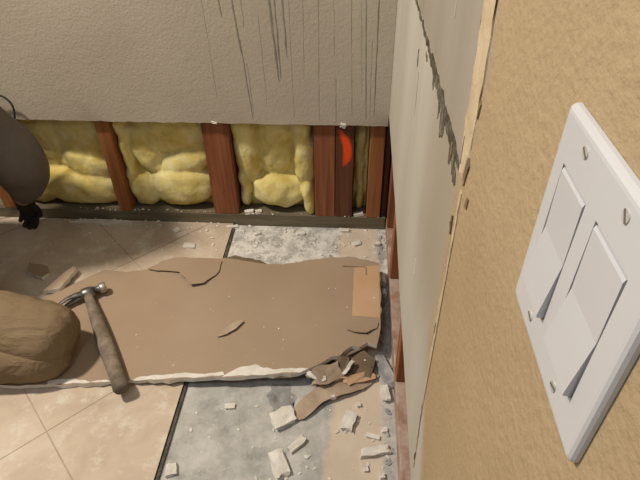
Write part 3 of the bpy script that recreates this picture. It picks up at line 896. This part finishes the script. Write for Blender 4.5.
for sg in (-1, 1):
    bm = tube_bm([hp(-0.001, -0.012, 0.019 + sg * 0.004), hp(0.000, -0.030, 0.019 + sg * 0.007), hp(0.004, -0.052, 0.018 + sg * 0.009), hp(0.013, -0.072, 0.016 + sg * 0.010), hp(0.024, -0.086, 0.015 + sg * 0.0105)],
                 [0.0105, 0.0085, 0.0068, 0.0052, 0.0022], 10, 0.55)
    from_bm('claw_prong', bm, M['steel'], hm, True)
bm = tube_bm([hp(-0.016, 0, 0.019), hp(-0.004, 0, 0.019)], [0.010, 0.0125], 14, 0.8)
from_bm('wedge_end', bm, M['handle'], hm, True)

# ------------------------------------------------------------------ worker kneeling at the left, mostly out of frame
pe = empty('person', (-1.15, 0.95, 0.0))
tag(pe, 'kneeling person in khaki trousers and grey sleeve, reaching with dark glove', 'person')
SZ = 0.0135
# continuous body under the clothes
bv = [(-1.22, 0.97, 0.25), (-1.16, 1.01, 0.38), (-1.09, 1.05, 0.51), (-1.04, 1.07, 0.60), (-1.00, 1.08, 0.66), (-0.96, 1.09, 0.73), (-0.955, 1.10, 0.80),
      (-1.11, 1.20, 0.49), (-0.940, 1.262, 0.262), (-1.03, 1.33, 0.105), (-1.08, 0.90, 0.50), (-1.00, 0.80, 0.30), (-0.985, 0.87, 0.225),
      (-1.16, 0.90, 0.22), (-0.77, 0.840, 0.108), (-1.12, 0.75, 0.07), (-1.17, 1.06, 0.25), (-1.14, 1.19, 0.47), (-1.30, 1.22, 0.10)]
be = [(0, 1), (1, 2), (2, 3), (3, 4), (4, 5), (5, 6), (2, 7), (7, 8), (8, 9), (2, 10), (10, 11), (11, 12), (0, 13), (13, 14), (14, 15), (0, 16), (16, 17), (17, 18)]
br = [0.10, 0.10, 0.11, 0.05, 0.05, 0.085, 0.075, 0.05, 0.035, 0.026, 0.05, 0.035, 0.026, 0.07, 0.05, 0.03, 0.07, 0.05, 0.03]
skin('body', bv, be, br, M['skin'], pe, 2)
skin('hair', [(-0.98, 1.095, 0.78), (-0.97, 1.10, 0.83), (-1.005, 1.085, 0.75)], [(0, 1), (0, 2)], [0.082, 0.065, 0.06], M['hair'], pe, 2)
skin('nose', [(-0.885, 1.12, 0.745), (-0.868, 1.13, 0.735)], [(0, 1)], [0.014, 0.010], M['skin'], pe, 2)
for s in (-1, 1):
    skin('ear', [(-0.965 + s * 0.03, 1.095 - s * 0.085, 0.765), (-0.965 + s * 0.03, 1.095 - s * 0.09, 0.74)], [(0, 1)], [0.014, 0.012], M['skin'], pe, 1)
# shirt
tv = [(-1.21, 0.99, 0.30), (-1.16, 1.02, 0.42), (-1.09, 1.05, 0.53), (-1.04, 1.07, 0.60), (-1.05, 1.19, 0.52), (-0.99, 1.225, 0.415), (-0.925, 1.262, 0.272), (-0.975, 1.298, 0.185), (-1.020, 1.325, 0.130),
      (-1.08, 0.91, 0.50), (-1.00, 0.80, 0.30), (-0.99, 0.86, 0.24)]
te = [(0, 1), (1, 2), (2, 3), (2, 4), (4, 5), (5, 6), (6, 7), (7, 8), (2, 9), (9, 10), (10, 11)]
tr = [0.14, 0.15, 0.16, 0.065, 0.105, 0.100, 0.086, 0.056, 0.036, 0.08, 0.058, 0.045]
skin('shirt', tv, te, tr, M['grey_cloth'], pe, 3, 0.014, 0.07)
# trousers: the knee that shows points right, lower leg folded behind it
kv = [(-1.22, 0.97, 0.24), (-1.15, 0.90, 0.205), (-0.95, 0.840, 0.112), (-0.80, 0.822, 0.098), (-0.705, 0.810, 0.090), (-0.644, 0.800, 0.080),
      (-1.17, 1.06, 0.24), (-1.14, 1.19, 0.47), (-1.22, 1.21, 0.28), (-1.30, 1.22, 0.10),
      (-0.650, 0.786, 0.054), (-0.735, 0.768, 0.058), (-0.92, 0.758, 0.062), (-1.12, 0.765, 0.066)]
ke = [(0, 1), (1, 2), (2, 3), (3, 4), (4, 5), (0, 6), (6, 7), (7, 8), (8, 9), (10, 11), (11, 12), (12, 13)]
kr = [0.13, 0.105, 0.092, 0.088, 0.088, 0.066, 0.10, 0.08, 0.065, 0.055, 0.050, 0.064, 0.066, 0.056]
tro = skin('trousers', kv, ke, kr, M['khaki'], pe, 4, 0.010, 0.05, (0, 10))
skin('boot', [(-1.13, 0.75, 0.065), (-1.20, 0.75, 0.06), (-1.26, 0.75, 0.045)], [(0, 1), (1, 2)], [0.045, 0.042, 0.03], M['boot'], pe, 2)
skin('boot', [(-1.30, 1.22, 0.11), (-1.30, 1.22, 0.05), (-1.22, 1.23, 0.04), (-1.14, 1.23, 0.035)], [(0, 1), (1, 2), (2, 3)], [0.045, 0.045, 0.04, 0.032], M['boot'], pe, 2)


def glove(wrist, palm, tip, thumb_dir):
    """Gloved hand: palm plus four bent fingers and a thumb leaving the side of the palm."""
    w, p, t = Vector(wrist), Vector(palm), Vector(tip)
    fwd = (t - p).normalized()
    sd = Vector(thumb_dir).normalized()
    sd = (sd - fwd * sd.dot(fwd)).normalized()
    dn = fwd.cross(sd)
    if dn.z > 0: dn = -dn
    vs, es, rs = [w, w.lerp(p, 0.55), p], [(0, 1), (1, 2)], [0.026, 0.030, (0.030, 0.022)]
    for k, (off, ln) in enumerate(((0.024, 0.066), (0.008, 0.074), (-0.008, 0.070), (-0.023, 0.056))):
        b = p + fwd * 0.012 + sd * off
        i = len(vs)
        vs += [b, b + fwd * ln * 0.45, b + fwd * ln * 0.72 + dn * ln * 0.22, b + fwd * ln * 0.80 + dn * ln * 0.48]
        rs += [0.0095, 0.0092, 0.0086, 0.0075]
        es += [(2, i), (i, i + 1), (i + 1, i + 2), (i + 2, i + 3)]
    i = len(vs)
    b = w.lerp(p, 0.6) + sd * 0.022
    vs += [b, b + sd * 0.018 + fwd * 0.022, b + sd * 0.022 + fwd * 0.046 + dn * 0.008]
    rs += [0.012, 0.0105, 0.0085]
    es += [(1, i), (i, i + 1), (i + 1, i + 2)]
    return skin('glove', [tuple(v) for v in vs], es, rs, M['glove'], pe, 2)


glove((-1.020, 1.326, 0.130), (-1.035, 1.340, 0.075), (-1.045, 1.352, 0.030), (1, -0.2, 0.1))
glove((-0.990, 0.862, 0.240), (-0.930, 0.875, 0.262), (-0.87, 0.89, 0.26), (0.3, -1, 0.3))

# thin black cord looping over the sleeve
pts = [(-1.12, 1.345, 0.40), (-1.03, 1.350, 0.455), (-0.985, 1.352, 0.455), (-0.962, 1.352, 0.440), (-0.950, 1.350, 0.415), (-0.96, 1.340, 0.37), (-1.02, 1.345, 0.30), (-1.12, 1.350, 0.20), (-1.18, 1.35, 0.10), (-1.22, 1.35, 0.006), (-1.30, 1.30, 0.004)]
cu = bpy.data.curves.new('tool_cord', 'CURVE')
cu.dimensions = '3D'
cu.bevel_depth = 0.0028
cu.bevel_resolution = 2
sp = cu.splines.new('NURBS')
sp.points.add(len(pts) - 1)
for p, q in zip(sp.points, pts): p.co = (*q, 1)
sp.use_endpoint_u = True
sp.order_u = 4
tmp = bpy.data.objects.new('tmp_cord', cu)
COL.objects.link(tmp)
bpy.context.view_layer.update()
me = bpy.data.meshes.new_from_object(tmp.evaluated_get(bpy.context.evaluated_depsgraph_get()))
bpy.data.objects.remove(tmp)
me.materials.clear()
tag(link_mesh('tool_cord', me, M['black'], None, True), 'thin black cord looping beside the grey sleeve', 'cord')
